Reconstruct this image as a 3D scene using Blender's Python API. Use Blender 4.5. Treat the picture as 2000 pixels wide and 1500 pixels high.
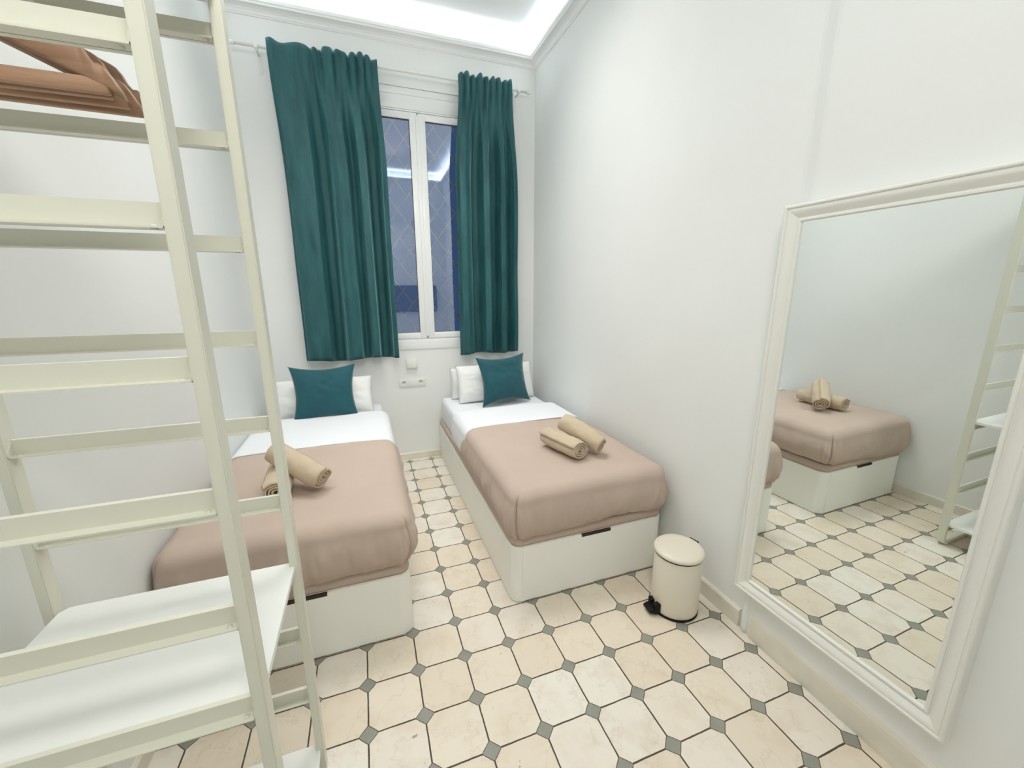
import bpy, bmesh, math, random
from mathutils import Vector, Matrix, noise
from math import sin, cos, pi, sqrt, exp, atan2
random.seed(7)
S = bpy.context.scene
for o in list(bpy.data.objects):
    bpy.data.objects.remove(o)
COL = S.collection

# ------------------------------------------------------------------ camera
def rot_cam(y, p, r):
    a = pi / 2 + p
    return Matrix.Rotation(y, 3, 'Z') @ Matrix.Rotation(a, 3, 'X') @ Matrix.Rotation(r, 3, 'Z')
cam_data = bpy.data.cameras.new('camera')
cam = bpy.data.objects.new('camera', cam_data)
COL.objects.link(cam)
cam_data.sensor_width = 36
cam_data.lens = 791.92 / 2000 * 36
cam_data.clip_start = 0.02
cam.matrix_world = Matrix.Translation((-0.2967, -1.4444, 1.5470)) @ rot_cam(-0.345627, -0.224790, -0.004326).to_4x4()
S.camera = cam

# ------------------------------------------------------------------ view / world
S.view_settings.view_transform = 'Standard'
S.view_settings.look = 'None'
S.view_settings.gamma = 1
S.view_settings.use_curve_mapping = False
S.view_settings.exposure = 0.22
try:
    S.cycles.max_bounces = 14
    S.cycles.diffuse_bounces = 9
    S.cycles.glossy_bounces = 6
    S.cycles.transparent_max_bounces = 12
except Exception:
    pass
W = bpy.data.worlds.new('world')
S.world = W
W.use_nodes = True
W.node_tree.nodes['Background'].inputs[0].default_value = (0.13, 0.24, 0.50, 1)   # dusk outside the window
W.node_tree.nodes['Background'].inputs[1].default_value = 0.40

# ------------------------------------------------------------------ lights: LED cove above the crown moulding
XL, XR, YB, YF, ZC = -1.11, 1.262, 2.262, -1.95, 3.60
LIP = 0.075
def area(name, loc, rot, sx, sy, power, col, spread=pi):
    l = bpy.data.lights.new(name, 'AREA')
    l.shape = 'RECTANGLE'; l.size = sx; l.size_y = sy
    l.energy = power; l.color = col
    l.spread = spread
    o = bpy.data.objects.new(name, l); COL.objects.link(o)
    o.location = loc; o.rotation_euler = rot
    return o
LEDC = (0.87, 0.935, 1.0)
LEDW = 1.6          # watts per metre
zl = 3.455
area('led_strip_back', ((XL + XR) / 2, YB - 0.035, zl), (pi, 0, 0), XR - XL - .1, 0.02, LEDW * (XR - XL), LEDC)
area('led_strip_front', ((XL + XR) / 2, YF + 0.035, zl), (pi, 0, 0), XR - XL - .1, 0.02, LEDW * (XR - XL), LEDC)
area('led_strip_left', (XL + 0.035, (YB + YF) / 2, zl), (pi, 0, 0), 0.02, YB - YF - .1, LEDW * (YB - YF), LEDC)
area('led_strip_right', (XR - 0.035, (YB + YF) / 2, zl), (pi, 0, 0), 0.02, YB - YF - .1, LEDW * (YB - YF), LEDC)
# added soft fill light under the ceiling above the aisle, no lamp seen there
area('added_ceiling_fill', (0.08, 1.00, 3.56), (0, 0, 0), 1.7, 0.9, 17.5, (1.0, 0.975, 0.93), 1.9)
# second added fill, high behind the camera, to brighten bed fronts and back wall
area('added_rear_fill', (-0.20, -1.60, 3.20), (0.80, 0.0, 0.10), 0.6, 0.5, 19.5, (1.0, 0.965, 0.91))

# ------------------------------------------------------------------ node helpers
def new_mat(name):
    m = bpy.data.materials.new(name); m.use_nodes = True
    nt = m.node_tree
    return m, nt, nt.nodes['Principled BSDF']
def setin(b, **k):
    for n, v in k.items():
        n = n.replace('_', ' ')
        if n in b.inputs: b.inputs[n].default_value = v
def N(nt, t, **k):
    n = nt.nodes.new(t)
    for a, v in k.items(): setattr(n, a, v)
    return n
def math_(nt, op, a, b=None, c=None):
    n = N(nt, 'ShaderNodeMath', operation=op)
    for i, v in enumerate((a, b, c)):
        if v is None: continue
        if isinstance(v, (int, float)): n.inputs[i].default_value = v
        else: nt.links.new(v, n.inputs[i])
    return n.outputs[0]
def mixc(nt, fac, a, b):
    n = N(nt, 'ShaderNodeMix', data_type='RGBA')
    if isinstance(fac, (int, float)): n.inputs[0].default_value = fac
    else: nt.links.new(fac, n.inputs[0])
    for i, v in ((6, a), (7, b)):
        if isinstance(v, tuple): n.inputs[i].default_value = (*v, 1)
        else: nt.links.new(v, n.inputs[i])
    return n.outputs[2]
def noise_tex(nt, co, scale, detail=3, rough=.5):
    n = N(nt, 'ShaderNodeTexNoise')
    nt.links.new(co, n.inputs['Vector'])
    n.inputs['Scale'].default_value = scale; n.inputs['Detail'].default_value = detail
    n.inputs['Roughness'].default_value = rough
    return n.outputs['Fac']
def ramp(nt, fac, p0, p1, c0=(0, 0, 0), c1=(1, 1, 1)):
    n = N(nt, 'ShaderNodeValToRGB')
    n.color_ramp.elements[0].position = p0; n.color_ramp.elements[0].color = (*c0, 1)
    n.color_ramp.elements[1].position = p1; n.color_ramp.elements[1].color = (*c1, 1)
    nt.links.new(fac, n.inputs[0])
    return n.outputs[0]
def bump(nt, b, h, strength, dist):
    n = N(nt, 'ShaderNodeBump')
    n.inputs['Strength'].default_value = strength; n.inputs['Distance'].default_value = dist
    nt.links.new(h, n.inputs['Height']); nt.links.new(n.outputs[0], b.inputs['Normal'])
def objco(nt):
    return N(nt, 'ShaderNodeTexCoord').outputs['Object']

def plain(name, col, rough=.5, spec=.5, var=0.04, scale=6, bstr=0, bscale=60, bdist=.002, sheen=0, **k):
    m, nt, b = new_mat(name)
    co = objco(nt)
    f = noise_tex(nt, co, scale, 4)
    c0 = tuple(max(0, x * (1 - var)) for x in col); c1 = tuple(min(1, x * (1 + var)) for x in col)
    nt.links.new(ramp(nt, f, .3, .7, c0, c1), b.inputs['Base Color'])
    setin(b, Roughness=rough, Specular_IOR_Level=spec, **k)
    if bstr: bump(nt, b, noise_tex(nt, co, bscale, 4), bstr, bdist)
    if sheen:
        setin(b, Sheen_Weight=sheen, Sheen_Roughness=.35)
    return m

M = {}
M['wall'] = plain('plaster_white', (.80, .815, .805), .75, .25, .018, 1.6, .35, 5, .006)
M['ceil'] = plain('ceiling_white', (.84, .85, .85), .9, .2, .01, 2)
M['mould'] = plain('moulding_white', (.84, .85, .85), .55, .3, .01, 4)
M['base'] = plain('baseboard_cream', (.72, .69, .60), .35, .5, .08, 7)
M['rack'] = plain('rack_offwhite_metal', (.70, .70, .605), .32, .5, .01, 4)
M['shelf'] = plain('shelf_white_metal', (.80, .815, .79), .38, .45, .01, 4)
M['box'] = plain('bed_box_white', (.86, .865, .825), .4, .45, .015, 3)
M['edge'] = plain('edge_band_cream', (.66, .60, .48), .5, .4, .02, 3)
M['dark'] = plain('slot_shade', (.05, .035, .03), .7, .2)  # dark colour standing in for the shade inside the finger slot
M['black'] = plain('black_plastic', (.006, .006, .006), .5, .2)
M['bin'] = plain('bin_cream_enamel', (.72, .67, .565), .33, .5, .01, 4)
M['white_pl'] = plain('white_plastic', (.78, .79, .76), .35, .5, .01, 4)
M['grey_pl'] = plain('grey_contact_and_well_shade', (.42, .42, .41), .5, .4)  # grey of the contacts, also used as painted shade in the wells
M['pvc'] = plain('window_white_pvc', (.82, .84, .84), .3, .5, .01, 3)
M['gasket'] = plain('window_gasket', (.03, .03, .035), .6, .3)
M['frame'] = plain('mirror_frame_white', (.78, .78, .74), .35, .5, .01, 4)
M['lattice'] = plain('lattice_cream', (.90, .88, .70), .5, .4)
M['steel'] = plain('steel_hook', (.55, .55, .55), .3, .5, Metallic=1.0)
M['tvblack'] = plain('screen_dark', (.10, .10, .13), .2, .5)

# fabrics
def fabric(name, col, var=.04, weave=900, bstr=.15, rough=.9, sheen=.0, wr=0, wscale=6):
    m, nt, b = new_mat(name)
    co = objco(nt)
    f = noise_tex(nt, co, 3.5, 4)
    c0 = tuple(x * (1 - var) for x in col); c1 = tuple(min(1, x * (1 + var)) for x in col)
    nt.links.new(ramp(nt, f, .3, .7, c0, c1), b.inputs['Base Color'])
    setin(b, Roughness=rough, Specular_IOR_Level=.15, Sheen_Weight=sheen, Sheen_Roughness=.4)
    h = math_(nt, 'MULTIPLY', noise_tex(nt, co, weave, 2), .15)
    if wr: h = math_(nt, 'ADD', h, math_(nt, 'MULTIPLY', noise_tex(nt, co, wscale, 5, .55), wr))
    bump(nt, b, h, bstr, .01)
    return m
M['duvet'] = fabric('taupe_cotton', (.520, .415, .350), .03, 700, .5, .85, .1, .8, 4)
M['sheet'] = fabric('white_cotton', (.80, .82, .85), .01, 700, .4, .85, 0, .8, 5)
M['pillow'] = fabric('white_pillow_cotton', (.82, .83, .82), .01, 700, .5, .85, 0, 1.0, 7)
M['towel'] = fabric('sand_terry', (.58, .475, .35), .10, 420, 1.0, 1.0, .25, .5, 30)
M['cushion'] = fabric('teal_velvet_cushion', (.018, .092, .115), .12, 900, .25, .6, .7, .6, 9)

def velvet():
    m, nt, b = new_mat('teal_velvet')
    co = objco(nt)
    mp = N(nt, 'ShaderNodeMapping'); mp.inputs['Scale'].default_value = (8, 8, 1.3)
    nt.links.new(co, mp.inputs[0])
    f = noise_tex(nt, mp.outputs[0], 2.2, 5, .6)
    nt.links.new(ramp(nt, f, .3, .72, (.012, .068, .078), (.030, .125, .135)), b.inputs['Base Color'])
    setin(b, Roughness=.55, Specular_IOR_Level=.35, Sheen_Weight=.8, Sheen_Roughness=.25, Sheen_Tint=(.45, .85, .88, 1))
    bump(nt, b, noise_tex(nt, co, 14, 4), .25, .006)
    return m
M['velvet'] = velvet()

def wood():
    m, nt, b = new_mat('hanger_wood')
    co = objco(nt)
    mp = N(nt, 'ShaderNodeMapping'); mp.inputs['Scale'].default_value = (3, 30, 30)
    nt.links.new(co, mp.inputs[0])
    f = noise_tex(nt, mp.outputs[0], 3, 5, .6)
    nt.links.new(ramp(nt, f, .3, .7, (.30, .165, .10), (.43, .26, .165)), b.inputs['Base Color'])
    setin(b, Roughness=.4)
    return m
M['wood'] = wood()

def tiles():
    m, nt, b = new_mat('octagon_marble_tiles')
    co = objco(nt)
    sep = N(nt, 'ShaderNodeSeparateXYZ'); nt.links.new(co, sep.inputs[0])
    wob = noise_tex(nt, co, 26, 4, .65)
    wob = math_(nt, 'MULTIPLY', math_(nt, 'SUBTRACT', wob, .5), .018)
    u = math_(nt, 'ADD', math_(nt, 'MULTIPLY', sep.outputs[0], 5.0), wob)
    v = math_(nt, 'SUBTRACT', math_(nt, 'MULTIPLY', sep.outputs[1], 5.0), wob)
    def near(a):
        fr = math_(nt, 'FRACT', a)
        return math_(nt, 'SUBTRACT', .5, math_(nt, 'ABSOLUTE', math_(nt, 'SUBTRACT', fr, .5)))
    du, dv = near(u), near(v)
    # slightly bowed octagon corners
    s = math_(nt, 'ADD', du, dv)
    s = math_(nt, 'SUBTRACT', s, math_(nt, 'MULTIPLY', math_(nt, 'MULTIPLY', du, dv), .55))
    D = .170
    dot = math_(nt, 'LESS_THAN', s, D)
    gw = math_(nt, 'ADD', .0095, math_(nt, 'MULTIPLY', noise_tex(nt, co, 9, 3), .010))
    edge = math_(nt, 'MINIMUM', math_(nt, 'MINIMUM', du, dv), 10)
    g1 = math_(nt, 'LESS_THAN', edge, gw)
    g1 = math_(nt, 'MULTIPLY', g1, math_(nt, 'SUBTRACT', 1, dot))
    g2 = math_(nt, 'LESS_THAN', math_(nt, 'ABSOLUTE', math_(nt, 'SUBTRACT', s, D)), .009)
    grout = math_(nt, 'MAXIMUM', g1, g2)
    cell = N(nt, 'ShaderNodeCombineXYZ')
    nt.links.new(math_(nt, 'FLOOR', u), cell.inputs[0]); nt.links.new(math_(nt, 'FLOOR', v), cell.inputs[1])
    wn = N(nt, 'ShaderNodeTexWhiteNoise', noise_dimensions='3D'); nt.links.new(cell.outputs[0], wn.inputs[0])
    rv = wn.outputs['Value']
    n = N(nt, 'ShaderNodeValToRGB'); nt.links.new(rv, n.inputs[0])
    cr = n.color_ramp
    cr.elements[0].position = 0; cr.elements[0].color = (.73, .64, .52, 1)
    cr.elements[1].position = 1; cr.elements[1].color = (.79, .765, .69, 1)
    e = cr.elements.new(.35); e.color = (.765, .69, .57, 1)
    e = cr.elements.new(.65); e.color = (.775, .715, .63, 1)
    tile = n.outputs[0]
    # offset the noise per tile so that veins stop at the joints
    add = N(nt, 'ShaderNodeVectorMath', operation='MULTIPLY_ADD')
    nt.links.new(wn.outputs['Color'], add.inputs[0]); add.inputs[1].default_value = (7, 7, 7); nt.links.new(co, add.inputs[2])
    cl = noise_tex(nt, add.outputs[0], 9, 5, .6)
    tile = mixc(nt, math_(nt, 'MULTIPLY', ramp(nt, cl, .48, .80), .55), tile, (.62, .50, .36))
    vein = noise_tex(nt, add.outputs[0], 6, 6, .55)
    vein = math_(nt, 'ABSOLUTE', math_(nt, 'SUBTRACT', vein, .5))
    tile = mixc(nt, math_(nt, 'MULTIPLY', ramp(nt, vein, .0, .012, (1, 1, 1), (0, 0, 0)), .22), tile, (.45, .36, .28))
    sp = noise_tex(nt, add.outputs[0], 42, 2, .5)
    tile = mixc(nt, math_(nt, 'MULTIPLY', ramp(nt, sp, .74, .79), .75), tile, (.25, .18, .12))
    dcol = mixc(nt, noise_tex(nt, co, 14, 4), (.20, .205, .165), (.33, .335, .29))
    c = mixc(nt, dot, tile, dcol)
    c = mixc(nt, grout, c, (.085, .065, .05))
    nt.links.new(c, b.inputs['Base Color'])
    rr = math_(nt, 'ADD', .30, math_(nt, 'MULTIPLY', noise_tex(nt, co, 7, 4), .22))
    nt.links.new(math_(nt, 'MAXIMUM', rr, math_(nt, 'MULTIPLY', grout, .9)), b.inputs['Roughness'])
    h = math_(nt, 'ADD', math_(nt, 'SUBTRACT', 1, grout), math_(nt, 'MULTIPLY', noise_tex(nt, co, 12, 3), .3))
    bump(nt, b, h, .25, .002)
    return m
M['tiles'] = tiles()

def mirror_mat():
    m, nt, b = new_mat('silver_mirror')
    setin(b, Base_Color=(.86, .90, .885, 1), Metallic=1.0, Roughness=0.0)
    return m
M['mirror'] = mirror_mat()
def glass_mat():
    m = bpy.data.materials.new('window_glass'); m.use_nodes = True
    nt = m.node_tree
    nt.nodes.remove(nt.nodes['Principled BSDF'])
    t = N(nt, 'ShaderNodeBsdfTransparent'); t.inputs[0].default_value = (.90, .93, .97, 1)
    g = N(nt, 'ShaderNodeBsdfGlossy'); g.inputs['Roughness'].default_value = 0.02; g.inputs[0].default_value = (.82, .86, 1, 1)
    fr = N(nt, 'ShaderNodeFresnel'); fr.inputs[0].default_value = 1.9
    mx = N(nt, 'ShaderNodeMixShader')
    nt.links.new(math_(nt, 'ADD', math_(nt, 'MULTIPLY', fr.outputs[0], 1.0), .14), mx.inputs[0])
    nt.links.new(t.outputs[0], mx.inputs[1]); nt.links.new(g.outputs[0], mx.inputs[2])
    nt.links.new(mx.outputs[0], nt.nodes['Material Output'].inputs[0])
    return m
M['glass'] = glass_mat()

# ------------------------------------------------------------------ mesh helpers
def link_mesh(name, bm, mat, parent=None, smooth=False, mats=None):
    me = bpy.data.meshes.new(name)
    bm.normal_update(); bm.to_mesh(me); bm.free()
    for mm in (mats or [mat]): me.materials.append(mm)
    if smooth:
        for p in me.polygons: p.use_smooth = True
    o = bpy.data.objects.new(name, me); COL.objects.link(o)
    if parent: o.parent = parent
    return o
def autosmooth(o, ang=35):
    for p in o.data.polygons: p.use_smooth = True
    bm = bmesh.new(); bm.from_mesh(o.data)
    for e in bm.edges:
        if len(e.link_faces) == 2 and e.calc_face_angle(0) > math.radians(ang): e.smooth = False
    bm.to_mesh(o.data); bm.free()
    return o
def tag(o, label, cat, group=None, kind=None):
    o['label'] = label; o['category'] = cat
    if group: o['group'] = group
    if kind: o['kind'] = kind
    return o
def thing(name, label, cat, loc=(0, 0, 0), rz=0, group=None):
    o = bpy.data.objects.new(name, None); COL.objects.link(o)
    o.empty_display_size = .05
    o.location = loc; o.rotation_euler = (0, 0, rz)
    return tag(o, label, cat, group)
def struct(o):
    o['kind'] = 'structure'; return o
def box(bm, x0, x1, y0, y1, z0, z1, bev=0, seg=2, mi=0):
    vs = [bm.verts.new(p) for p in ((x0, y0, z0), (x1, y0, z0), (x1, y1, z0), (x0, y1, z0), (x0, y0, z1), (x1, y0, z1), (x1, y1, z1), (x0, y1, z1))]
    fs = []
    for q in ((3, 2, 1, 0), (4, 5, 6, 7), (0, 1, 5, 4), (1, 2, 6, 5), (2, 3, 7, 6), (3, 0, 4, 7)):
        f = bm.faces.new([vs[i] for i in q]); f.material_index = mi; fs.append(f)
    if bev:
        es = list({e for f in fs for e in f.edges})
        r = bmesh.ops.bevel(bm, geom=es, offset=bev, segments=seg, affect='EDGES', profile=.5)
        for f in r['faces']: f.material_index = mi
    return vs
def bxo(name, mat, parent, *a, **k):
    bm = bmesh.new(); box(bm, *a, **k)
    o = link_mesh(name, bm, mat, parent)
    if k.get('bev'): autosmooth(o)
    return o
def tube(bm, pts, r, n=12, caps=True):
    pts = [Vector(p) for p in pts]
    rings = []
    for i, p in enumerate(pts):
        t = (pts[min(i + 1, len(pts) - 1)] - pts[max(i - 1, 0)]).normalized()
        a = t.orthogonal().normalized() if i == 0 else (a - t * a.dot(t)).normalized()
        c = t.cross(a)
        rr = r[i] if isinstance(r, (list, tuple)) else r
        rings.append([bm.verts.new(p + (a * cos(2 * pi * k / n) + c * sin(2 * pi * k / n)) * rr) for k in range(n)])
    for i in range(len(rings) - 1):
        for k in range(n):
            bm.faces.new((rings[i][k], rings[i][(k + 1) % n], rings[i + 1][(k + 1) % n], rings[i + 1][k]))
    if caps:
        bm.faces.new(rings[0][::-1]); bm.faces.new(rings[-1])
def lathe(bm, prof, n=48, cx=0, cy=0):
    rings = []
    for r, z in prof:
        if r < 1e-6: rings.append([bm.verts.new((cx, cy, z))])
        else: rings.append([bm.verts.new((cx + r * cos(2 * pi * k / n), cy + r * sin(2 * pi * k / n), z)) for k in range(n)])
    for a, b in zip(rings, rings[1:]):
        for k in range(n):
            k2 = (k + 1) % n
            if len(a) == 1 and len(b) == 1: continue
            if len(a) == 1: bm.faces.new((a[0], b[k2], b[k]))
            elif len(b) == 1: bm.faces.new((a[k], a[k2], b[0]))
            else: bm.faces.new((a[k], a[k2], b[k2], b[k]))
def prism(bm, poly, axis, a, b, mi=0):
    """extrude a polygon (list of 2d points) along an axis from a to b"""
    def P(p, t):
        if axis == 'x': return (t, p[0], p[1])
        if axis == 'y': return (p[0], t, p[1])
        return (p[0], p[1], t)
    A = [bm.verts.new(P(p, a)) for p in poly]; B = [bm.verts.new(P(p, b)) for p in poly]
    n = len(poly)
    fs = [bm.faces.new((A[i], A[(i + 1) % n], B[(i + 1) % n], B[i])) for i in range(n)]
    fs += [bm.faces.new(A[::-1]), bm.faces.new(B)]
    for f in fs: f.material_index = mi
    bmesh.ops.recalc_face_normals(bm, faces=fs)
    return fs
def ring_sweep(bm, rect_fn, prof, closed=True):
    """prof: list of (inset, height); rect_fn(inset, height) -> 4 corner points"""
    L = [[bm.verts.new(p) for p in rect_fn(i, h)] for i, h in prof]
    fs = []
    m = len(L)
    for j in range(m if closed else m - 1):
        a, b = L[j], L[(j + 1) % m]
        for k in range(4):
            fs.append(bm.faces.new((a[k], a[(k + 1) % 4], b[(k + 1) % 4], b[k])))
    bmesh.ops.recalc_face_normals(bm, faces=fs)
def grid_mesh(bm, fn, nu, nv, close_u=False):
    V = [[bm.verts.new(fn(i, j)) for j in range(nv)] for i in range(nu)]
    for i in range(nu if close_u else nu - 1):
        for j in range(nv - 1):
            bm.faces.new((V[i][j], V[(i + 1) % nu][j], V[(i + 1) % nu][j + 1], V[i][j + 1]))
    return V
def sm(x, a=0., b=1.):
    t = min(1, max(0, (x - a) / (b - a))); return t * t * (3 - 2 * t)
def solidify(o, t, off=-1):
    md = o.modifiers.new('solid', 'SOLIDIFY'); md.thickness = t; md.offset = off
    return o
def subsurf(o, n=1):
    md = o.modifiers.new('sub', 'SUBSURF'); md.levels = n; md.render_levels = n
    return o

# ------------------------------------------------------------------ room shell
bm = bmesh.new(); box(bm, XL - .1, XR + .1, YF - .1, YB + .1, -.05, 0)
struct(link_mesh('floor', bm, M['tiles']))
bm = bmesh.new(); box(bm, XL - .1, XR + .1, YF - .1, YB + .1, ZC, ZC + .06)
struct(link_mesh('ceiling', bm, M['ceil']))
WX0, WX1, WZ0, WZ1 = -.58, 1.05, 1.13, 3.12       # window opening
bm = bmesh.new()
box(bm, XL - .1, WX0, YB, YB + .22, 0, ZC); box(bm, WX1, XR + .1, YB, YB + .22, 0, ZC)
box(bm, WX0, WX1, YB, YB + .22, 0, WZ0); box(bm, WX0, WX1, YB, YB + .22, WZ1, ZC)
struct(link_mesh('wall_back', bm, M['wall']))
bm = bmesh.new(); box(bm, XL - .1, XL, YF - .1, YB, 0, ZC)
struct(link_mesh('wall_left', bm, M['wall']))
bm = bmesh.new()
box(bm, XR, XR + .1, -.285, YB, 0, ZC)
XR2 = 1.246
prism(bm, [(XR2, -.350), (XR2 + .002, -.335), (XR - .002, -.295), (XR, -.280), (XR + .1, -.280), (XR + .1, YF - .1), (XR2, YF - .1)], 'z', 0, ZC)
struct(link_mesh('wall_right', bm, M['wall']))
bm = bmesh.new(); box(bm, XL, XR, YF - .1, YF, 0, ZC)
struct(link_mesh('wall_front', bm, M['wall']))

# crown moulding (with the LED tray behind its lip)
def crown(bm):
    prof = [(0, 3.405), (.006, 3.405), (.008, 3.412), (.014, 3.416), (.018, 3.428), (.030, 3.440), (.048, 3.448),
            (.062, 3.455), (.068, 3.462), (.074, 3.468), (.076, 3.486), (.070, 3.488), (.066, 3.452), (.060, 3.449), (.0, 3.449)]
    def rf(i, z):
        return [(XL + i, YF + i, z), (XR - i, YF + i, z), (XR - i, YB - i, z), (XL + i, YB - i, z)]
    ring_sweep(bm, rf, prof)
bm = bmesh.new(); crown(bm)
struct(link_mesh('trim_1', bm, M['mould']))
# baseboards
def bb_prof(t, h): return [(0, 0), (t, 0), (t, h - .008), (t - .006, h), (0, h)]
bm = bmesh.new(); prism(bm, [(YB - a, z) for a, z in bb_prof(.014, .068)], 'x', XL, XR)
struct(link_mesh('baseboard_back', bm, M['base']))
bm = bmesh.new(); prism(bm, [(XL + a, z) for a, z in bb_prof(.014, .072)], 'y', YF, YB - .014)
struct(link_mesh('baseboard_left', bm, M['base']))
bm = bmesh.new()
prism(bm, [(XR - a, z) for a, z in bb_prof(.016, .088)], 'y', -.285, YB - .014)
fs = prism(bm, [(XR2, 0), (XR2 - .010, 0), (XR2 - .013, .02), (XR2 - .013, .085), (XR2 - .010, .105), (XR2, .118)], 'y', YF, -.352)
struct(link_mesh('baseboard_right', bm, M['base']))
bm = bmesh.new()
tube(bm, [(XR2 + .006, -.318, z) for z in (.005, .03, .12, .25, .4)], [.014, .018, .018, .016, .008], 16)
struct(link_mesh('trim_2', bm, M['wall'], smooth=True))
bm = bmesh.new(); prism(bm, [(YF + a, z) for a, z in bb_prof(.014, .072)], 'x', XL + .02, XR2 - .02)
struct(link_mesh('baseboard_front', bm, M['base']))

# ------------------------------------------------------------------ window
win = bpy.data.objects.new('window_1', None); COL.objects.link(win); struct(win)
win.location = (.233, YB, WZ0)
wl = lambda x: x - .233
wz = lambda z: z - WZ0
fy = .006     # front face of the sash behind the wall plane
def framebox(bm, x0, x1, z0, z1, w, y0, y1, bev=.004, wb=None, wt=None):
    wb = w if wb is None else wb; wt = w if wt is None else wt
    box(bm, x0, x0 + w, y0, y1, z0, z1, bev); box(bm, x1 - w, x1, y0, y1, z0, z1, bev)
    box(bm, x0 + w - .002, x1 - w + .002, y0 + .0005, y1, z0, z0 + wb, bev)
    box(bm, x0 + w - .002, x1 - w + .002, y0 + .0005, y1, z1 - wt, z1, bev)
bm = bmesh.new(); framebox(bm, wl(WX0), wl(WX1), 0, wz(2.965), .035, .004, .09, .002, wb=.008, wt=.012)
autosmooth(link_mesh('window_frame', bm, M['pvc'], win))
for (x0, x1, nm) in ((WX0 + .034, .2315, 'left'), (.2345, WX1 - .034, 'right')):
    bm = bmesh.new()
    z0, z1 = wz(1.139), wz(2.947)
    framebox(bm, wl(x0), wl(x1), z0, z1, .063, -.004, .05, .005, wb=.052, wt=.052)
    sash = autosmooth(link_mesh('window_sash', bm, M['pvc'], win))
    bm = bmesh.new()
    gx0, gx1, gz0, gz1 = wl(x0) + .061, wl(x1) - .061, z0 + .05, z1 - .05
    ring_sweep(bm, lambda i, h: [(gx0 + i, h, gz0 + i), (gx1 - i, h, gz0 + i), (gx1 - i, h, gz1 - i), (gx0 + i, h, gz1 - i)],
               [(0, .004), (.0045, .006), (.0045, .012), (0, .012)])
    link_mesh('gasket', bm, M['gasket'], sash)
    bm = bmesh.new(); box(bm, gx0, gx1, .014, .018, gz0, gz1)
    link_mesh('pane', bm, M['glass'], sash)
    # diamond lattice between the panes
    bm = bmesh.new()
    dx, dz = .080, .1095            # half diagonal of a diamond
    cx0, cz0 = wl(.362), wz(2.430)  # one crossing
    sl = dz / dx
    for s in (1, -1):
        for k in range(-60, 60):
            # line z = cz0 + s*sl*(x-cx0) + k*2*dz
            c = cz0 - s * sl * cx0 + k * 2 * dz
            pts = []
            lo, hi = gx0, gx1
            zlo, zhi = c + s * sl * lo, c + s * sl * hi
            def clipx(z): return (z - c) / (s * sl)
            xs = sorted([max(lo, min(clipx(gz0), clipx(gz1))), min(hi, max(clipx(gz0), clipx(gz1)))])
            if max(lo, min(clipx(gz0), clipx(gz1))) >= min(hi, max(clipx(gz0), clipx(gz1))) - .004: continue
            a, b_ = xs
            p, q = Vector((a, 0, c + s * sl * a)), Vector((b_, 0, c + s * sl * b_))
            d = (q - p).normalized(); nrm = Vector((-d.z, 0, d.x)) * .0042
            y = .026 + (.0015 if s > 0 else 0)
            vv = [bm.verts.new((w.x, yy, w.z)) for yy in (y, y + .004) for w in (p - nrm, q - nrm, q + nrm, p + nrm)]
            for f in ((0, 1, 2, 3), (7, 6, 5, 4), (0, 4, 5, 1), (1, 5, 6, 2), (2, 6, 7, 3), (3, 7, 4, 0)):
                bm.faces.new([vv[i] for i in f])
    link_mesh('lattice', bm, M['lattice'], sash)
# little dark hinge/bolt marks at the meeting stile
bm = bmesh.new(); box(bm, -.003, .003, -.0065, -.003, wz(2.915), wz(2.943)); box(bm, -.003, .003, -.0065, -.003, wz(1.142), wz(1.166))
link_mesh('bolt', bm, M['gasket'], win)
bm = bmesh.new(); box(bm, -.016, .012, -.010, -.003, wz(1.16), wz(2.93), .003)
autosmooth(link_mesh('meeting_stile', bm, M['pvc'], win))
# roller-shutter box cover, apron board
bm = bmesh.new()
box(bm, wl(WX0), wl(WX1), .000, .10, wz(2.965), wz(3.066), .004)
box(bm, wl(WX0), wl(WX1), .004, .10, wz(3.068), wz(3.118), .002)
autosmooth(link_mesh('shutter_box', bm, M['pvc'], win))
bm = bmesh.new(); box(bm, wl(WX0) - .01, wl(WX1) + .01, -.008, 0, wz(1.042), wz(1.127), .003)
autosmooth(link_mesh('window_apron', bm, M['pvc'], win))

# ------------------------------------------------------------------ curtain rod
RY, RZ = 2.168, 3.186
rod = thing('curtain_rod', 'white curtain rod on wall brackets above the window', 'curtain rod', (0, RY, RZ))
bm = bmesh.new(); tube(bm, [(-.97, 0, 0), (.3, 0, 0), (1.145, 0, 0)], .0095, 14)
link_mesh('rod', bm, M['white_pl'], rod, True)
for x, s in ((-.97, -1), (1.145, 1)):
    bm = bmesh.new(); tube(bm, [(x, 0, 0), (x + s * .004, 0, 0), (x + s * .005, 0, 0), (x + s * .03, 0, 0), (x + s * .034, 0, 0)], [.010, .010, .0145, .0145, .011], 14)
    autosmooth(link_mesh('finial', bm, M['white_pl'], rod))
for x in (-.845, 1.075):
    bm = bmesh.new()
    box(bm, x - .011, x + .011, YB - RY - .006, YB - RY, -.13, .02, .003)
    box(bm, x - .006, x + .006, -.004, YB - RY - .003, -.022, -.010, .002)
    box(bm, x - .013, x + .013, -.014, .014, -.014, -.0085, .002)
    box(bm, x - .010, x + .010, -.0145, -.0105, -.012, .018, .001)
    autosmooth(link_mesh('rod_bracket', bm, M['white_pl'], rod))

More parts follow.
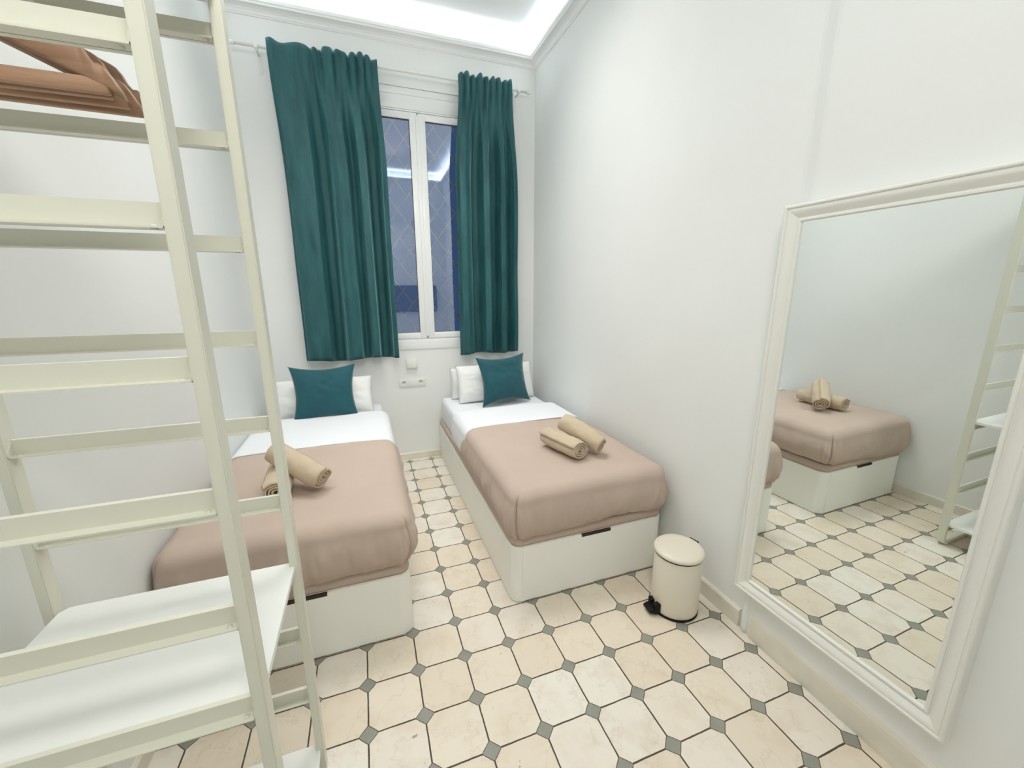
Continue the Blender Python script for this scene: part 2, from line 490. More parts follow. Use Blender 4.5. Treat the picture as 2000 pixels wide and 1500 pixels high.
# ------------------------------------------------------------------ curtains
def curtain(label, x0t, x1t, x0b, x1b, folds, ztop, zbot, heads, seed):
    """folds: list of (u, depth) for the hanging folds, u in 0..1; heads: list of (u, depth) at the rod"""
    def interp(pts, u):
        for (a, da), (b, db) in zip(pts, pts[1:]):
            if u <= b:
                t = (u - a) / max(1e-6, b - a); t = (1 - cos(pi * t)) / 2
                return da + (db - da) * t
        return pts[-1][1]
    nu, nz = 260, 70
    def fn(i, j):
        u = i / (nu - 1); t = j / (nz - 1)
        z = ztop + (zbot - ztop) * t
        below = (RZ - z)                      # distance below the rod
        k = sm(below, .03, .75)
        kh = 1 - sm(below, .0, .45)
        h = interp(heads, u)
        f = interp(folds, u)
        f = f * 1.35 if f > 0 else f * 1.9
        wave = f * k * (.82 + .30 * t) + h * (kh if below > 0 else (1 - .2 * kh))
        y = RY - .017 - wave
        if below < 0:                         # ruffle standing above the rod
            y = RY - .012 - h * (1.0 + 6 * (-below)) + .01 * (-below) / .06
        # lateral sway of the folds so that the cloth doubles back
        x = (x0t + (x1t - x0t) * u) * (1 - k) + (x0b + (x1b - x0b) * u) * k
        du = 1 / 260
        slope = (interp(folds, min(1, u + du * 3)) - interp(folds, max(0, u - du * 3)))
        x += slope * .35 * k
        sh = (interp(heads, min(1, u + du * 2)) - interp(heads, max(0, u - du * 2)))
        x -= sh * .45 * kh
        nn = noise.noise(Vector((u * 5 + seed, z * 1.1, seed * 3.1)))
        n2 = noise.noise(Vector((u * 14 + seed, z * 3.5, seed)))
        y += .007 * nn * k + .003 * n2 * sm(below, .02, .1)
        x += .006 * noise.noise(Vector((u * 3, z * 1.7, seed + 9))) * k
        # shirring around the rod: pinch at the pocket seam
        if -.02 < below < .05: y += .003 * cos((below - .015) / .035 * pi)
        if below < 0: z += .010 * sin(u * 23 + seed) * (-below / .05) + h * .35
        zb = .008 * sin(u * 9 + seed) + f * .12
        z += zb * sm(t, .9, 1)
        return (x, y, z)
    bm = bmesh.new(); grid_mesh(bm, fn, nu, nz)
    o = link_mesh('curtain', bm, M['velvet'], None, True)
    solidify(o, .0035, 1)
    # pocket back, behind the rod, and a hem band are parts of the same curtain
    return tag(o, label, 'curtain', 'velvet curtains at the window')
curtain('wide teal velvet curtain hanging at the left side of the window',
        -.778, -.055, -.757, -.040,
        [(0, .000), (.035, .022), (.12, .026), (.27, .030), (.345, -.030), (.38, -.030), (.455, .046), (.52, .026), (.60, .034), (.655, -.020),
         (.72, .034), (.79, .036), (.845, -.034), (.88, -.034), (.945, .050), (1, .034)],
        3.232, .998,
        [(0, .006), (.04, .016), (.10, .006), (.2, .014), (.33, .010), (.385, .0), (.415, .020), (.445, .004), (.475, -.004), (.51, .022), (.55, .018), (.585, -.004),
         (.63, .024), (.68, .022), (.72, -.004), (.76, .022), (.80, .0), (.84, .024), (.87, .0), (.905, .022), (.94, -.002), (1, .008)], 1.3)
curtain('narrower teal velvet curtain hanging at the right side of the window',
        .556, 1.012, .505, 1.062,
        [(0, -.004), (.05, .030), (.13, .038), (.22, .018), (.29, -.034), (.34, -.030), (.41, .042), (.50, .046), (.575, -.028), (.62, -.030),
         (.69, .040), (.77, .030), (.83, -.022), (.90, .040), (.96, .030), (1, .0)],
        3.236, .990,
        [(0, .002), (.05, .020), (.10, .0), (.16, .022), (.22, .0), (.27, .020), (.32, -.002), (.40, .024), (.46, .0), (.52, .022), (.57, .0), (.63, .022),
         (.69, -.002), (.75, .022), (.80, .0), (.86, .020), (.92, .0), (.97, .016), (1, .002)], 4.7)

# ------------------------------------------------------------------ socket plate and junction box
sp = thing('socket_plate', 'white wall plate with two power sockets between the beds', 'socket', (.072, YB, .738))
bm = bmesh.new(); box(bm, -.118, .118, -.008, 0, -.038, .038, .004)
autosmooth(link_mesh('plate', bm, M['white_pl'], sp))
for x in (-.075, .075):
    bm = bmesh.new()
    def P(r, y, n=28): return [bm.verts.new((x + r * cos(2 * pi * k / n), y, r * sin(2 * pi * k / n))) for k in range(n)]
    rs = [P(.026, -.0082), P(.024, -.0105), P(.0215, -.0105), P(.0195, -.0085)]
    for a, b in zip(rs, rs[1:]):
        for k in range(28): bm.faces.new((a[k], a[(k + 1) % 28], b[(k + 1) % 28], b[k]))
    bm.faces.new(rs[-1])
    bmesh.ops.recalc_face_normals(bm, faces=bm.faces)
    so = link_mesh('socket', bm, M['white_pl'], sp, True)
    bm = bmesh.new()
    for (px, pz, r) in ((-.0095, 0, .0034), (.0095, 0, .0034)):
        tube(bm, [(x + px, -.0095, pz), (x + px, -.0075, pz)], r, 12)
    box(bm, x - .004, x + .004, -.0095, -.0075, .012, .018); box(bm, x - .003, x + .003, -.0095, -.0075, -.017, -.012)
    prism(bm, [(x + .0195 * cos(a), .0195 * sin(a)) for a in [pi * k / 12 for k in range(13)]] + [(x - .012, .004), (x + .012, .004)][::1], 'y', -.0091, -.0088)  # grey half-moon: shade painted into the upper half of the well
    link_mesh('contact_and_well_shade', bm, M['grey_pl'], so)
bm = bmesh.new(); box(bm, -.026, .026, -.0105, -.007, -.024, .024, .0015)
autosmooth(link_mesh('blank_switch', bm, M['white_pl'], sp))
jb = thing('junction_box', 'small square white box on the wall under the window', 'wall box', (.075, YB, .918))
bm = bmesh.new(); box(bm, -.048, .048, -.030, 0, -.042, .040, .004)
autosmooth(link_mesh('housing', bm, M['white_pl'], jb))
bm = bmesh.new(); box(bm, -.043, .043, -.033, -.0295, -.037, .035, .003)
autosmooth(link_mesh('cover', bm, M['white_pl'], jb))

# ------------------------------------------------------------------ storage beds
BF, BT, BW, BL = .205, .314, .90, 2.03
def rrect(x0, x1, y0, y1, r, seg=8, back=.006):
    pts = []
    for (cx, cy, a0, rr) in ((x0 + r, y0 + r, pi, r), (x1 - r, y0 + r, 1.5 * pi, r), (x1 - back, y1 - back, 0, back), (x0 + back, y1 - back, .5 * pi, back)):
        n = seg if rr == r else 2
        for k in range(n + 1):
            a = a0 + (pi / 2) * k / n
            pts.append((cx + rr * cos(a), cy + rr * sin(a)))
    return pts
def make_bed(label, x0):
    b = thing('storage_bed', label, 'bed', (x0 + BW / 2, BF, 0), 0, 'storage beds under the window')
    h = BW / 2
    # shell with rounded front corner posts
    bm = bmesh.new()
    fs = prism(bm, rrect(-h, h, 0, BL, .05), 'z', .004, BT - .002)
    o = link_mesh('bed_base', bm, M['box'], b); autosmooth(o, 25)
    # front panel with the finger notch in its top edge
    bm = bmesh.new()
    nx0, nx1, nd = -.07, .105, .016
    poly = [(-h + .052, .008), (h - .052, .008), (h - .052, BT + .001), (nx1 + .006, BT + .001), (nx1, BT - .004), (nx1, BT - nd), (nx0, BT - nd), (nx0, BT - .004), (nx0 - .006, BT + .001), (-h + .052, BT + .001)]
    prism(bm, poly, 'y', -.004, .012)
    fp = link_mesh('front_panel', bm, M['box'], b)
    bm = bmesh.new(); box(bm, nx0, nx1, -.0035, .010, BT - nd - .0005, BT - .001)  # dark block fills the notch in place of the shade in it
    link_mesh('finger_slot_shade', bm, M['dark'], fp)
    bm = bmesh.new(); fs = prism(bm, rrect(-h + .006, h - .006, .006, BL - .006, .046), 'z', BT - .004, BT + .003)
    link_mesh('edge_band', bm, M['edge'], b)
    # upholstered lift-up lid
    bm = bmesh.new()
    o_pts = lambda d: rrect(-h + .004 + d, h - .004 - d, .003 + d, BL - .004 - d, .05 - d)
    rings = []
    for d, z in ((.006, BT + .003), (.0, BT + .009), (-.001, BT + .03), (0, BT + .050), (.006, BT + .058), (.02, BT + .060)):
        rings.append([bm.verts.new((p[0], p[1], z)) for p in o_pts(d)])
    for a, c in zip(rings, rings[1:]):
        for k in range(len(a)): bm.faces.new((a[k], a[(k + 1) % len(a)], c[(k + 1) % len(a)], c[k]))
    bm.faces.new(rings[0][::-1]); bm.faces.new(rings[-1])
    link_mesh('lid', bm, M['duvet'], b, True)
    # mattress in a white fitted sheet
    bm = bmesh.new()
    o_pts = lambda d: rrect(-h + .018 + d, h - .018 - d, .03 + d, BL - .01 - d, .07 - min(d, .05), 8, .04 - min(d, .03))
    rings = []
    for d, z in ((.02, BT + .060), (.004, BT + .068), (-.002, BT + .10), (-.003, BT + .17), (0, BT + .225), (.006, BT + .250), (.018, BT + .264), (.035, BT + .270)):
        rings.append([bm.verts.new((p[0] + .003 * noise.noise(Vector((p[0] * 6, p[1] * 6, z * 9))), p[1], z)) for p in o_pts(d)])
    for a, c in zip(rings, rings[1:]):
        for k in range(len(a)): bm.faces.new((a[k], a[(k + 1) % len(a)], c[(k + 1) % len(a)], c[k]))
    bm.faces.new(rings[0][::-1]); bm.faces.new(rings[-1])
    link_mesh('mattress', bm, M['sheet'], b, True)
    return b
make_bed('white storage bed along the left wall, behind the open rack', -1.09)
make_bed('white storage bed along the right wall beside the pedal bin', .298)

TOPZ = .615
def drape(name, mat, xc, hw, yf, yb, front, hem_side, seed, thick, top=TOPZ, puff=.022, nx=150, ny=120, bulge=(.026, .026), wr=1.0, backdrop=None):
    """cloth draped over a mattress: hw = half width of the flat top zone, hangs over both sides and (front) the foot end.
    hem_side(lx_side, t) gives the hem height; arc parameter L runs down the side."""
    r = .065
    Ls = .30                        # arc length of the hanging part
    def prof(L, hz, bl):
        """L 0..1 -> (outward, z)"""
        # shoulder quarter ellipse, then a slightly bellied fall
        if L < .38:
            a = L / .38 * pi / 2
            return (r + bl * .3) * sin(a), top - puff * 0 - (r) * (1 - cos(a))
        t = (L - .38) / .62
        z = (top - r) + (hz - (top - r)) * t
        out = r + bl * .3 + bl * .7 * sin(pi * min(1, t * 1.05)) - .012 * sm(t, .75, 1)
        return out, z
    X0 = hw
    y_edge = yf + r + .01
    ny_top = int(ny * .62); n_hang = 30
    us = []
    for i in range(n_hang): us.append(('l', 1 - i / n_hang))
    ntop = nx - 2 * n_hang
    for i in range(ntop + 1): us.append(('t', i / ntop))
    for i in range(1, n_hang + 1): us.append(('r', i / n_hang))
    vs = [('t', j / ny_top) for j in range(ny_top + 1)]
    if front: vs += [('f', j / n_hang) for j in range(1, n_hang + 1)]
    def fn(i, j):
        ku, u = us[i]; kv, v = vs[j]
        lx = u if ku != 't' else 0
        sx = -1 if ku == 'l' else (1 if ku == 'r' else 0)
        bx = -X0 if ku == 'l' else (X0 if ku == 'r' else -X0 + 2 * X0 * u)
        by = y_edge if kv == 'f' else yb + (y_edge - yb) * v
        ly = v if kv == 'f' else 0
        L = max(lx, ly)
        if L > 0:
            dx, dy = sx * lx, -ly
            d = sqrt(dx * dx + dy * dy); dx /= d; dy /= d
            wside = abs(dx) / (abs(dx) + abs(dy))
        else:
            dx = dy = 0; wside = 1
        bl = bulge[0] if sx < 0 else bulge[1]
        bl = bl * wside + .024 * (1 - wside)
        hz = hem_side(sx, wside, bx, by)
        out, z = prof(L, hz, bl)
        # fold pattern along the perimeter
        per = (by * 1.0 if wside > .5 else bx)
        s = Vector(((bx + dx * .2) * 13, (by + dy * .2) * 13, L * 1.6 + seed))
        w = noise.noise(s) * .010 + noise.noise(s * 2.6) * .006
        s2 = Vector(((bx + dx * .2) * 34, (by + dy * .2) * 34, L * 2.2 + seed))
        w += .0085 * noise.noise(s2) * (.5 + noise.noise(s * .5))
        w *= sm(L, .18, .75) * wr
        cc = lx * ly                                   # corner: gathers
        if cc > 0: w += .006 * sin(atan2(ly, lx) * 9 + seed) * sm(cc, .1, .6) * wr
        if cc > 0 and front:
            th_ = atan2(ly, lx)
            w -= .016 * exp(-((th_ - .80) / .07) ** 2) * sm(L, .12, .4)
            w += .006 * exp(-((th_ - 1.0) / .10) ** 2) * sm(L, .2, .5)
        out += w
        # gentle swell of the top
        ex = 1 - min(1, abs(bx) / X0) ** 4
        z += puff * .35 * ex + .004 * noise.noise(Vector((bx * 3, by * 3, seed))) * (1 - L) * wr
        z += .003 * noise.noise(Vector((bx * 8, by * 8, seed + 3))) * (1 - L) * wr
        yy = by + dy * out
        if kv == 't' and v == 0: pass
        if not front or kv == 't':
            yy += .008 * noise.noise(Vector((bx * 4, seed, 0))) * (1 - v) if kv == 't' else 0
        return (xc + bx + dx * out, yy, z)
    bm = bmesh.new(); V = grid_mesh(bm, fn, len(us), len(vs))
    bmesh.ops.recalc_face_normals(bm, faces=bm.faces)
    o = link_mesh(name, bm, mat, None, True)
    me = o.data
    # make sure normals point outward (up on top)
    up = sum(p.normal.z for p in me.polygons)
    if up < 0: me.flip_normals()
    solidify(o, thick, 1)
    return o
def hemR(s, ws, bx, by):
    side = .362 + .010 * noise.noise(Vector((by * 5, 3, 1)))
    fr = .364 + .016 * sm(bx, -.35, .25) + .006 * sin(bx * 14) + .005 * noise.noise(Vector((bx * 9, 1, 5)))
    return side * ws + fr * (1 - ws)
def hemL(s, ws, bx, by):
    side = .385 + .02 * sm(by, .3, 1.2) + .010 * noise.noise(Vector((by * 5, 3, 8)))
    fr = .352 + .030 * sm(bx, -.1, .4) + .005 * sin(bx * 11 + 1) + .004 * noise.noise(Vector((bx * 9, 1, 9)))
    return side * ws + fr * (1 - ws)
LXC, RXC = -.64, .748
o = drape('bedspread', M['duvet'], RXC, .378, .180, 1.218, True, hemR, 2.2, .006)
tag(o, 'taupe bedspread on the right bed, nearest the mirror', 'bedspread', 'taupe bedspreads on the beds')
o = drape('bedspread', M['duvet'], LXC, .393, .180, 1.215, True, hemL, 7.9, .006, bulge=(.004, .030))
tag(o, 'taupe bedspread on the left bed, seen through the open rack', 'bedspread', 'taupe bedspreads on the beds')
o = drape('folded_sheet', M['sheet'], RXC, .382, 1.075, 1.575, False, lambda s, w, x, y: .375, 5.1, .006, top=TOPZ + .006, wr=.5, bulge=(.014, .012))
tag(o, 'white top sheet folded back over the right bed below the pillows', 'sheet', 'white sheets folded back')
o = drape('folded_sheet', M['sheet'], LXC, .397, 1.07, 1.82, False, lambda s, w, x, y: .385, 9.1, .006, top=TOPZ + .006, wr=.5, bulge=(.0, .012))
tag(o, 'white top sheet folded back over the left bed below the pillow', 'sheet', 'white sheets folded back')

# ------------------------------------------------------------------ pillows and cushions
def pillow(name, label, cat, mat, w, h, t, loc, rx, rz, group, seed, pinch=.07, ear=1.0, sag=0, ry=0):
    n = 46
    bm = bmesh.new()
    def side(sg):
        V = []
        for i in range(n):
            row = []
            for j in range(n):
                u = -1 + 2 * i / (n - 1); v = -1 + 2 * j / (n - 1)
                x = w / 2 * u * (1 - pinch * (1 - v * v) * abs(u) ** 2)
                z = h / 2 * v * (1 - pinch * 1.1 * (1 - u * u) * abs(v) ** 2)
                th = t / 2 * ((1 - u * u) * (1 - v * v)) ** (.42 * ear)
                wr = noise.noise(Vector((u * 2.2 + seed, v * 2.2, sg * 3 + seed)))
                wr2 = noise.noise(Vector((u * 5 + seed, v * 5, sg * 7 + seed)))
                e = 1 - max(abs(u), abs(v)) ** 4
                th *= 1 + .10 * wr
                y = sg * (th + (.006 * wr2 * e)) + .010 * noise.noise(Vector((u * 1.5, v * 1.5, seed + 5)))
                z -= sag * (1 - v) * .5 * 0
                row.append((x, y, z))
            V.append(row)
        return V
    A, B = side(-1), side(1)
    va = [[bm.verts.new(p) for p in r] for r in A]
    vb = [[va[i][j] if i in (0, n - 1) or j in (0, n - 1) else bm.verts.new(B[i][j]) for j in range(n)] for i in range(n)]
    for i in range(n - 1):
        for j in range(n - 1):
            bm.faces.new((va[i][j], va[i + 1][j], va[i + 1][j + 1], va[i][j + 1]))
            bm.faces.new((vb[i][j], vb[i][j + 1], vb[i + 1][j + 1], vb[i + 1][j]))
    bmesh.ops.translate(bm, verts=bm.verts, vec=(0, 0, h / 2))
    o = link_mesh(name, bm, mat, None, True)
    o.rotation_euler = (rx, ry, rz); o.location = loc
    return tag(o, label, cat, group)
gp, gc = 'white bed pillows', 'teal velvet cushions'
pillow('pillow', 'white pillow leaning behind the teal cushion on the left bed', 'pillow', M['pillow'], .72, .31, .20, (-.635, 1.935, .588), -.42, .0, gp, 1.7, .03, .9)
pillow('pillow', 'front white pillow behind the teal cushion on the right bed', 'pillow', M['pillow'], .72, .33, .18, (.785, 1.935, .592), -.34, .03, gp, 5.7, .03, .9)
pillow('pillow', 'rear white pillow against the wall on the right bed', 'pillow', M['pillow'], .74, .28, .14, (.765, 2.10, .588), -.16, .0, gp, 8.3, .03, .9)
pillow('cushion', 'square teal velvet cushion propped up on the left bed', 'cushion', M['cushion'], 0.47, .43, .16, (-.620, 1.785, .596), -.28, .03, gc, 3.1, .15, 1.25)
pillow('cushion', 'square teal velvet cushion propped up on the right bed', 'cushion', M['cushion'], .46, .43, .16, (.815, 1.765, .596), -.28, .10, gc, 6.6, .15, 1.25, ry=-.03)

# ------------------------------------------------------------------ rolled towels
def towel(label, p, q, rad, seed, flip=1, squash=.9, bend=.0):
    """a towel rolled up along the axis p->q (centres of its two ends)"""
    p, q = Vector(p), Vector(q)
    mid = (p + q) / 2; d = q - p; ln = d.length
    bm = bmesh.new()
    turns, th = 3.6, rad / 4.4
    m, na = 110, 26
    sec = []
    for k in range(m + 1):
        a = k / m * turns * 2 * pi
        r = rad * (.14 + .86 * (k / m)) 
        sec.append((a, r - th * .36))
    outer = [(a, r + th * .66) for a, r in sec]
    poly = [(r, a) for a, r in outer] + [(r, a) for a, r in sec[::-1]]
    rings = []
    for i in range(na + 1):
        t = i / na; x = (t - .5) * ln
        row = []
        for idx, (r, a) in enumerate(poly):
            rr = r * (1 + .05 * noise.noise(Vector((t * 3 + seed, cos(a) * 1.3, sin(a) * 1.3 + seed))))
            rr += .0035 * noise.noise(Vector((t * 16, a * 2.5, seed)))
            rr *= 1 - .10 * (abs(2 * t - 1) ** 6)
            xx = x + .004 * noise.noise(Vector((a * 1.2, i > na / 2, seed))) + (t - .5) * .010 * (1 - r / rad) * -1
            aa = a * flip - pi * .35
            row.append(bm.verts.new((xx, rr * cos(aa), rr * sin(aa) * squash + bend * (4 * (t - .5) ** 2 - .33))))
        rings.append(row)
    n = len(poly)
    for a, b in zip(rings, rings[1:]):
        for k in range(n): bm.faces.new((a[k], a[(k + 1) % n], b[(k + 1) % n], b[k]))
    # end faces: strip between outer and inner spiral
    for R in (rings[0], rings[-1]):
        for k in range(m):
            bm.faces.new((R[k], R[k + 1], R[n - 2 - k], R[n - 1 - k]))
    bmesh.ops.recalc_face_normals(bm, faces=bm.faces)
    o = link_mesh('rolled_towel', bm, M['towel'], None, True)
    o.matrix_world = Matrix.Translation(mid) @ d.to_track_quat('X', 'Z').to_matrix().to_4x4()
    return tag(o, label, 'towel', 'rolled towels on the beds')
towel('rolled sand towel lying flat on the right bed, spiral end to the front', (.690, .690, .690), (.766, .395, .688), .062, 1.1, 1)
towel('rolled sand towel leaning across the flat one on the right bed', (.778, .640, .788), (.915, .420, .692), .060, 2.3, -1, bend=-.010)
towel('rolled sand towel lying flat on the left bed, under the other', (-.745, .800, .686), (-.722, .445, .684), .060, 3.6, 1)
towel('rolled sand towel lying across the top of the other on the left bed', (-.752, .668, .802), (-.535, .510, .696), .063, 4.4, -1)

# ------------------------------------------------------------------ pedal bin
bx_, by_ = 1.054, -.079
pb = thing('pedal_bin', 'small cream pedal bin beside the right bed', 'bin', (bx_, by_, 0), math.radians(0))
R0 = .111
bm = bmesh.new(); lathe(bm, [(0, .012), (R0 - .003, .012), (R0 - .001, .016), (R0, .03), (R0, 0.3060), (R0 - .002, 0.3090), (R0 - .006, 0.3100), (R0 - .006, 0.2940), (0, 0.2940)], 64)
autosmooth(link_mesh('body', bm, M['bin'], pb), 40)
bm = bmesh.new(); lathe(bm, [(0, 0), (R0 - .001, 0), (R0 + .0015, .003), (R0 + .0015, .011), (R0 - .002, .013), (0, .013)], 64)
autosmooth(link_mesh('base_ring', bm, M['black'], pb), 40)
bm = bmesh.new(); lathe(bm, [(0, 0.3080), (R0 + .0012, 0.3080), (R0 + .0018, 0.3090), (R0 + .0018, 0.3145), (0, 0.3145)], 64)  # black rim seal, its height also painting the shadow line under the lid
autosmooth(link_mesh('lid_seal_and_shade', bm, M['black'], pb), 40)
bm = bmesh.new(); lathe(bm, [(0, 0.3140), (R0 + .002, 0.3140), (R0 + .005, 0.3160), (R0 + .006, 0.3210), (R0 + .005, 0.3270), (R0, 0.3330), (R0 - .010, 0.3375), (R0 - .03, 0.3405), (R0 - .06, 0.3420), (0, 0.3430)], 64)
autosmooth(link_mesh('lid', bm, M['bin'], pb), 50)
ang = atan2(-.02, -.22) + .25      # pedal direction
def rotz(bm, a): bmesh.ops.rotate(bm, verts=bm.verts, matrix=Matrix.Rotation(a, 3, 'Z'))
bm = bmesh.new()
box(bm, R0 - .006, R0 + .036, -.032, .032, .014, .036, .005)
box(bm, R0 + .020, R0 + .048, -.030, .030, .018, .034, .005)
box(bm, R0 - .008, R0 + .016, -.036, -.006, .012, .060, .004)
box(bm, R0 - .008, R0 + .024, .010, .036, .012, .064, .004)
rotz(bm, pi - .05)
autosmooth(link_mesh('pedal', bm, M['black'], pb))
bm = bmesh.new()
box(bm, R0 - .002, R0 + .014, -.024, .024, .275, .330, .003)
rotz(bm, .22)
autosmooth(link_mesh('hinge', bm, M['black'], pb))

# ------------------------------------------------------------------ wall mirror
mn = atan2(.0158813, 1.0)
mir = thing('wall_mirror', 'tall rectangular wall mirror in a white moulded frame', 'mirror', (1.2182, -.641, .240), 0)
mir.rotation_euler = (0, 0, mn)
MW, MH = .724, 1.608
# local: x = away from room (normal), y along the wall, z up ; glass at x=0
prof = [(0, .024), (0, -.014), (.002, -.020), (.005, -.0225), (.010, -.023), (.013, -.021), (.0145, -.0175), (.0165, -.0190), (.022, -.0190), (.030, -.0155),
        (.040, -.0080), (.047, -.0030), (.050, -.0030), (.0505, -.0070), (.053, -.0085), (.0585, -.0085), (.061, -.006), (.062, -.0005), (.062, .006), (.04, .024)]
bm = bmesh.new()
ring_sweep(bm, lambda i, h: [(h, -MW / 2 + i, i), (h, MW / 2 - i, i), (h, MW / 2 - i, MH - i), (h, -MW / 2 + i, MH - i)], prof)
autosmooth(link_mesh('mirror_frame', bm, M['frame'], mir), 28)
bm = bmesh.new(); box(bm, 0, .005, -MW / 2 + .055, MW / 2 - .055, .055, MH - .055)
link_mesh('mirror_glass', bm, M['mirror'], mir)

# ------------------------------------------------------------------ open rack along the left wall
XF0, XF1 = -.545, -.523        # front post
XB0, XB1 = -1.062, -1.040      # rear post
RH = 2.36
rk = thing('clothes_rack', 'tall off-white metal open rack with ladder sides and white shelves', 'rack', (-.79, -.50, 0))
ox, oy = -.79, -.50
RUNG_Z = [.372, .588, 1.014, 1.236, 1.456, 1.674, 1.892, 2.098]
def side_frame(y0, y1, zoff, tilt):
    # a flat tube bent into a U: rear post, floor bar, front post
    bm = bmesh.new()
    w = .022; R = .045
    cen = []
    xf, xb = (XF0 + XF1) / 2 - ox, (XB0 + XB1) / 2 - ox
    cen.append(((xf), RH))
    for k in range(9):
        a = -pi / 2 * k / 8
        cen.append((xf - R + R * cos(a), .012 + R + R * sin(a)))
    for k in range(9):
        a = -pi / 2 - pi / 2 * k / 8
        cen.append((xb + R + R * cos(a), .012 + R + R * sin(a)))
    cen.append((xb, RH))
    L = []
    for i, (x, z) in enumerate(cen):
        a = Vector(cen[max(i - 1, 0)]); b = Vector(cen[min(i + 1, len(cen) - 1)])
        t = (b - a).normalized(); n_ = Vector((-t.y, t.x))
        p = Vector((x, z))
        if i in (0, len(cen) - 1): t = Vector((0, -1 if i == 0 else 1)); n_ = Vector((-t.y, t.x))
        inn, out = p - n_ * w / 2, p + n_ * w / 2
        L.append([bm.verts.new((out.x, y0 - oy, out.y)), bm.verts.new((out.x, y1 - oy, out.y)), bm.verts.new((inn.x, y1 - oy, inn.y)), bm.verts.new((inn.x, y0 - oy, inn.y))])
    for a, b in zip(L, L[1:]):
        for k in range(4): bm.faces.new((a[k], a[(k + 1) % 4], b[(k + 1) % 4], b[k]))
    bm.faces.new(L[0]); bm.faces.new(L[-1][::-1])
    bmesh.ops.recalc_face_normals(bm, faces=bm.faces)
    es = [e for e in bm.edges if abs((e.verts[0].co - e.verts[1].co).y) < 1e-5]
    es = [e for e in es if len(e.link_faces) == 2 and e.calc_face_angle(0) > .8]
    bmesh.ops.bevel(bm, geom=es, offset=.002, segments=2, affect='EDGES')
    o = link_mesh('side_frame', bm, M['rack'], rk); autosmooth(o, 30)
    return o
def rung(y0, z, parent):
    """folded-metal rung: upright web, flange to the front with a return lip behind"""
    bm = bmesh.new()
    h = .036
    yw = y0 + .022 - oy       # web front
    yf_ = y0 + .003 - oy
    sec = [(yw, z), (yw + .010, z), (yw + .012, z - .002), (yw + .012, z - h), (yw + .0035, z - h), (yw + .0035, z - h + .006), (yw + .001, z - h + .006), (yw + .001, z - h), (yf_, z - h), (yf_, z - h + .0025), (yw, z - h + .0025)]
    x0, x1 = XB1 - ox - .001, XF0 - ox + .001
    prism(bm, sec, 'x', x0, x1)
    for xx in (x0 + .0005, x1 - .0025):     # welded end plates
        prism(bm, [(yf_, z - h), (yw + .002, z - h), (yw + .002, z - .004), (yw, z - .004), (yf_, z - h + .012)], 'x', xx, xx + .002)
    o = link_mesh('rung', bm, M['rack'], parent)
    for xx in (x0 + .016, x1 - .016):
        bm = bmesh.new()
        tube(bm, [(xx, (yf_ + yw) / 2, z - h - .0015), (xx, (yf_ + yw) / 2, z - h + .005)], .0048, 10)
        link_mesh('screw', bm, M['rack'], o, True)
    return o
YBf, YAf = -.315, -.728
fB = side_frame(YBf, YBf + .038, 0, 0)
fA = side_frame(YAf, YAf + .038, 0, 0)
for z in RUNG_Z: rung(YBf, z, fB)
for z in RUNG_Z: rung(YAf, z - .004, fA)
for z in (.150, .806, 2.150):
    zr = z - .0165
    if z < 2: rung(YBf, zr, fB)
    rung(YAf, z + .006, fA)
def shelf(z, y0, y1):
    bm = bmesh.new()
    x0, x1 = -1.037 - ox, -.533 - ox
    c = .016
    a, b = y0 - oy, y1 - oy
    poly = [(x0, a + c), (x0 + c, a), (x1, a), (x1, b), (x0 + c, b), (x0, b - c)]
    prism(bm, poly, 'z', z - .016, z)
    bmesh.ops.bevel(bm, geom=[e for e in bm.edges if abs(e.verts[0].co.z - e.verts[1].co.z) < 1e-5], offset=.0012, segments=1, affect='EDGES')
    return link_mesh('shelf', bm, M['shelf'], rk)
shelf(.806, -.699, -.292)
shelf(.150, -.699, -.292)
shelf(2.150, -.699, -.292)
bm = bmesh.new(); tube(bm, [(-.83 - ox, YAf + .03 - oy, 2.06), (-.83 - ox, YBf + .03 - oy, 2.06)], .0125, 16)
link_mesh('clothes_rail', bm, M['rack'], rk, True)

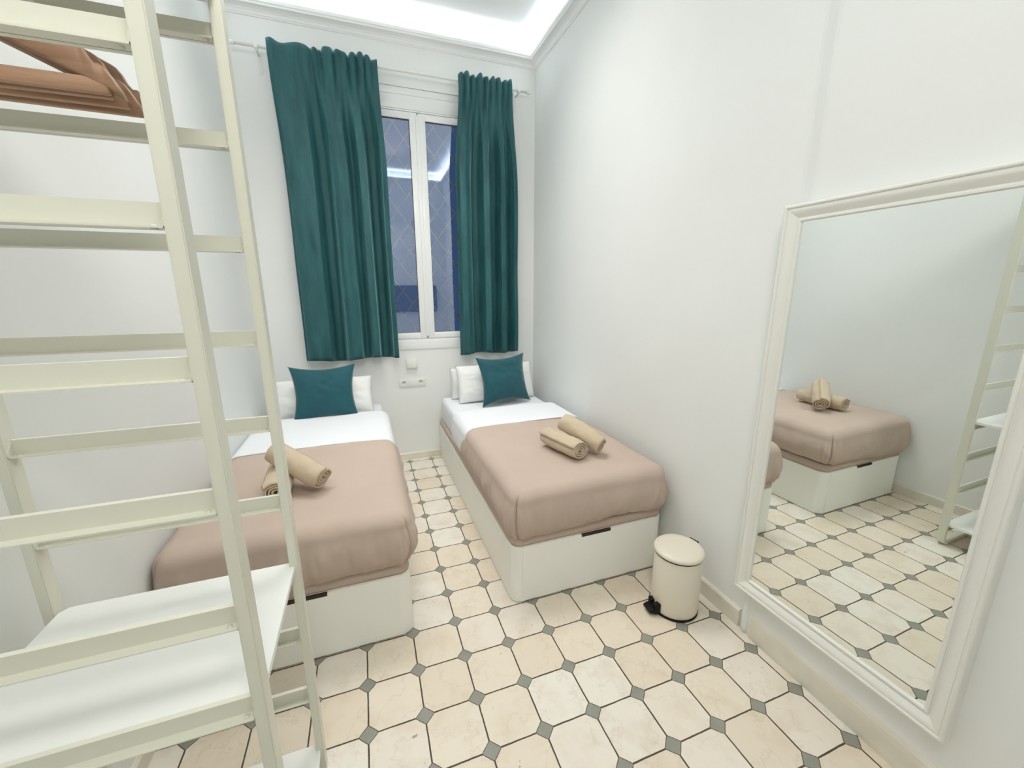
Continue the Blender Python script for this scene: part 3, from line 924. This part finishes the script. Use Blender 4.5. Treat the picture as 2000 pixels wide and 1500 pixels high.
# ------------------------------------------------------------------ wooden hangers
def hanger(label, y, xoff, rz, z, scale=1.0):
    h = thing('coat_hanger', label, 'hanger', (-.83 + xoff, y, 2.0725 + .0035), rz, 'wooden hangers in the rack')
    # shoulder piece: symmetrical board in the xz plane
    hw = .222 * scale
    top, bot = [], []
    n = 40
    for k in range(n + 1):
        u = k / n
        x = u * hw
        zc = -.142 - .101 * u      # lower edge
        th = .046 + .004 * sin(pi * u)
        notch = .014 * exp(-((u - .865) / .035) ** 2)
        th = th * (1 - max(0, (u - .78) / .22) ** 2 * .9) - notch + .014 * (1 - sm(u, 0, .25))
        top.append((x, zc + max(th, .006))); bot.append((x, zc))
    bm = bmesh.new()
    poly = [(-x, z_) for x, z_ in top[::-1]] + top[1:] + bot[::-1] + [(-x, z_) for x, z_ in bot[1:]]
    # skip duplicate of centre bottom
    half = .0065
    A = [bm.verts.new((p[0], -half, p[1])) for p in poly]; B = [bm.verts.new((p[0], half, p[1])) for p in poly]
    m = len(poly)
    # split into quads between top and bottom
    Tp = [(-x, z_) for x, z_ in top[::-1]] + top[1:]; Bt = [(-x, z_) for x, z_ in bot[::-1]] + bot[1:]
    bm.clear()
    rows = []
    for (a, b) in zip(Tp, Bt):
        c = .003
        rows.append([bm.verts.new(p) for p in ((a[0], -half + c, a[1]), (a[0], -half, a[1] - c), (b[0], -half, b[1] + c), (b[0], -half + c, b[1]),
                                                (b[0], half - c, b[1]), (b[0], half, b[1] + c), (a[0], half, a[1] - c), (a[0], half - c, a[1]))])
    for r1, r2 in zip(rows, rows[1:]):
        for k in range(8): bm.faces.new((r1[k], r1[(k + 1) % 8], r2[(k + 1) % 8], r2[k]))
    bm.faces.new(rows[0]); bm.faces.new(rows[-1][::-1])
    bmesh.ops.recalc_face_normals(bm, faces=bm.faces)
    bmesh.ops.translate(bm, verts=bm.verts, vec=(0, 0, 0))
    autosmooth(link_mesh('shoulder', bm, M['wood'], h), 50)
    bm = bmesh.new(); box(bm, -hw * .93, hw * .93, -.0055, .0055, -.243, -.222, .003)
    autosmooth(link_mesh('trouser_bar', bm, M['wood'], h))
    pts = [(0, 0, -.095), (0, 0, -.045)]
    for k in range(15):
        a = -pi / 2 + (pi * 1.35) * k / 14
        pts.append((.0165 * cos(a), 0, -.0160 + .0165 * sin(a)))
    bm = bmesh.new(); tube(bm, pts, .0018, 8)
    link_mesh('hook', bm, M['steel'], h, True)
    return h
hanger('wooden coat hanger nearest the camera in the rack', -.604, .0, .02, 0)
hanger('wooden coat hanger second from the camera in the rack', -.580, -.004, -.02, 0)
hanger('wooden coat hanger third from the camera in the rack', -.555, .002, .02, 0)
hanger('wooden coat hanger furthest from the camera in the rack, tip sticking out', -.530, .012, .06, 0)

# ------------------------------------------------------------------ television on the wall behind the camera (seen mirrored in the window)
tv = thing('television', 'dark flat television on the rear wall, reflected in the window panes', 'television', (.62, YF, 1.42))
bm = bmesh.new(); box(bm, -.42, .42, 0, .035, -.24, .24, .004)
autosmooth(link_mesh('casing', bm, M['black'], tv))
bm = bmesh.new(); box(bm, -.412, .412, .035, .037, -.230, .232)
link_mesh('screen', bm, M['tvblack'], tv)
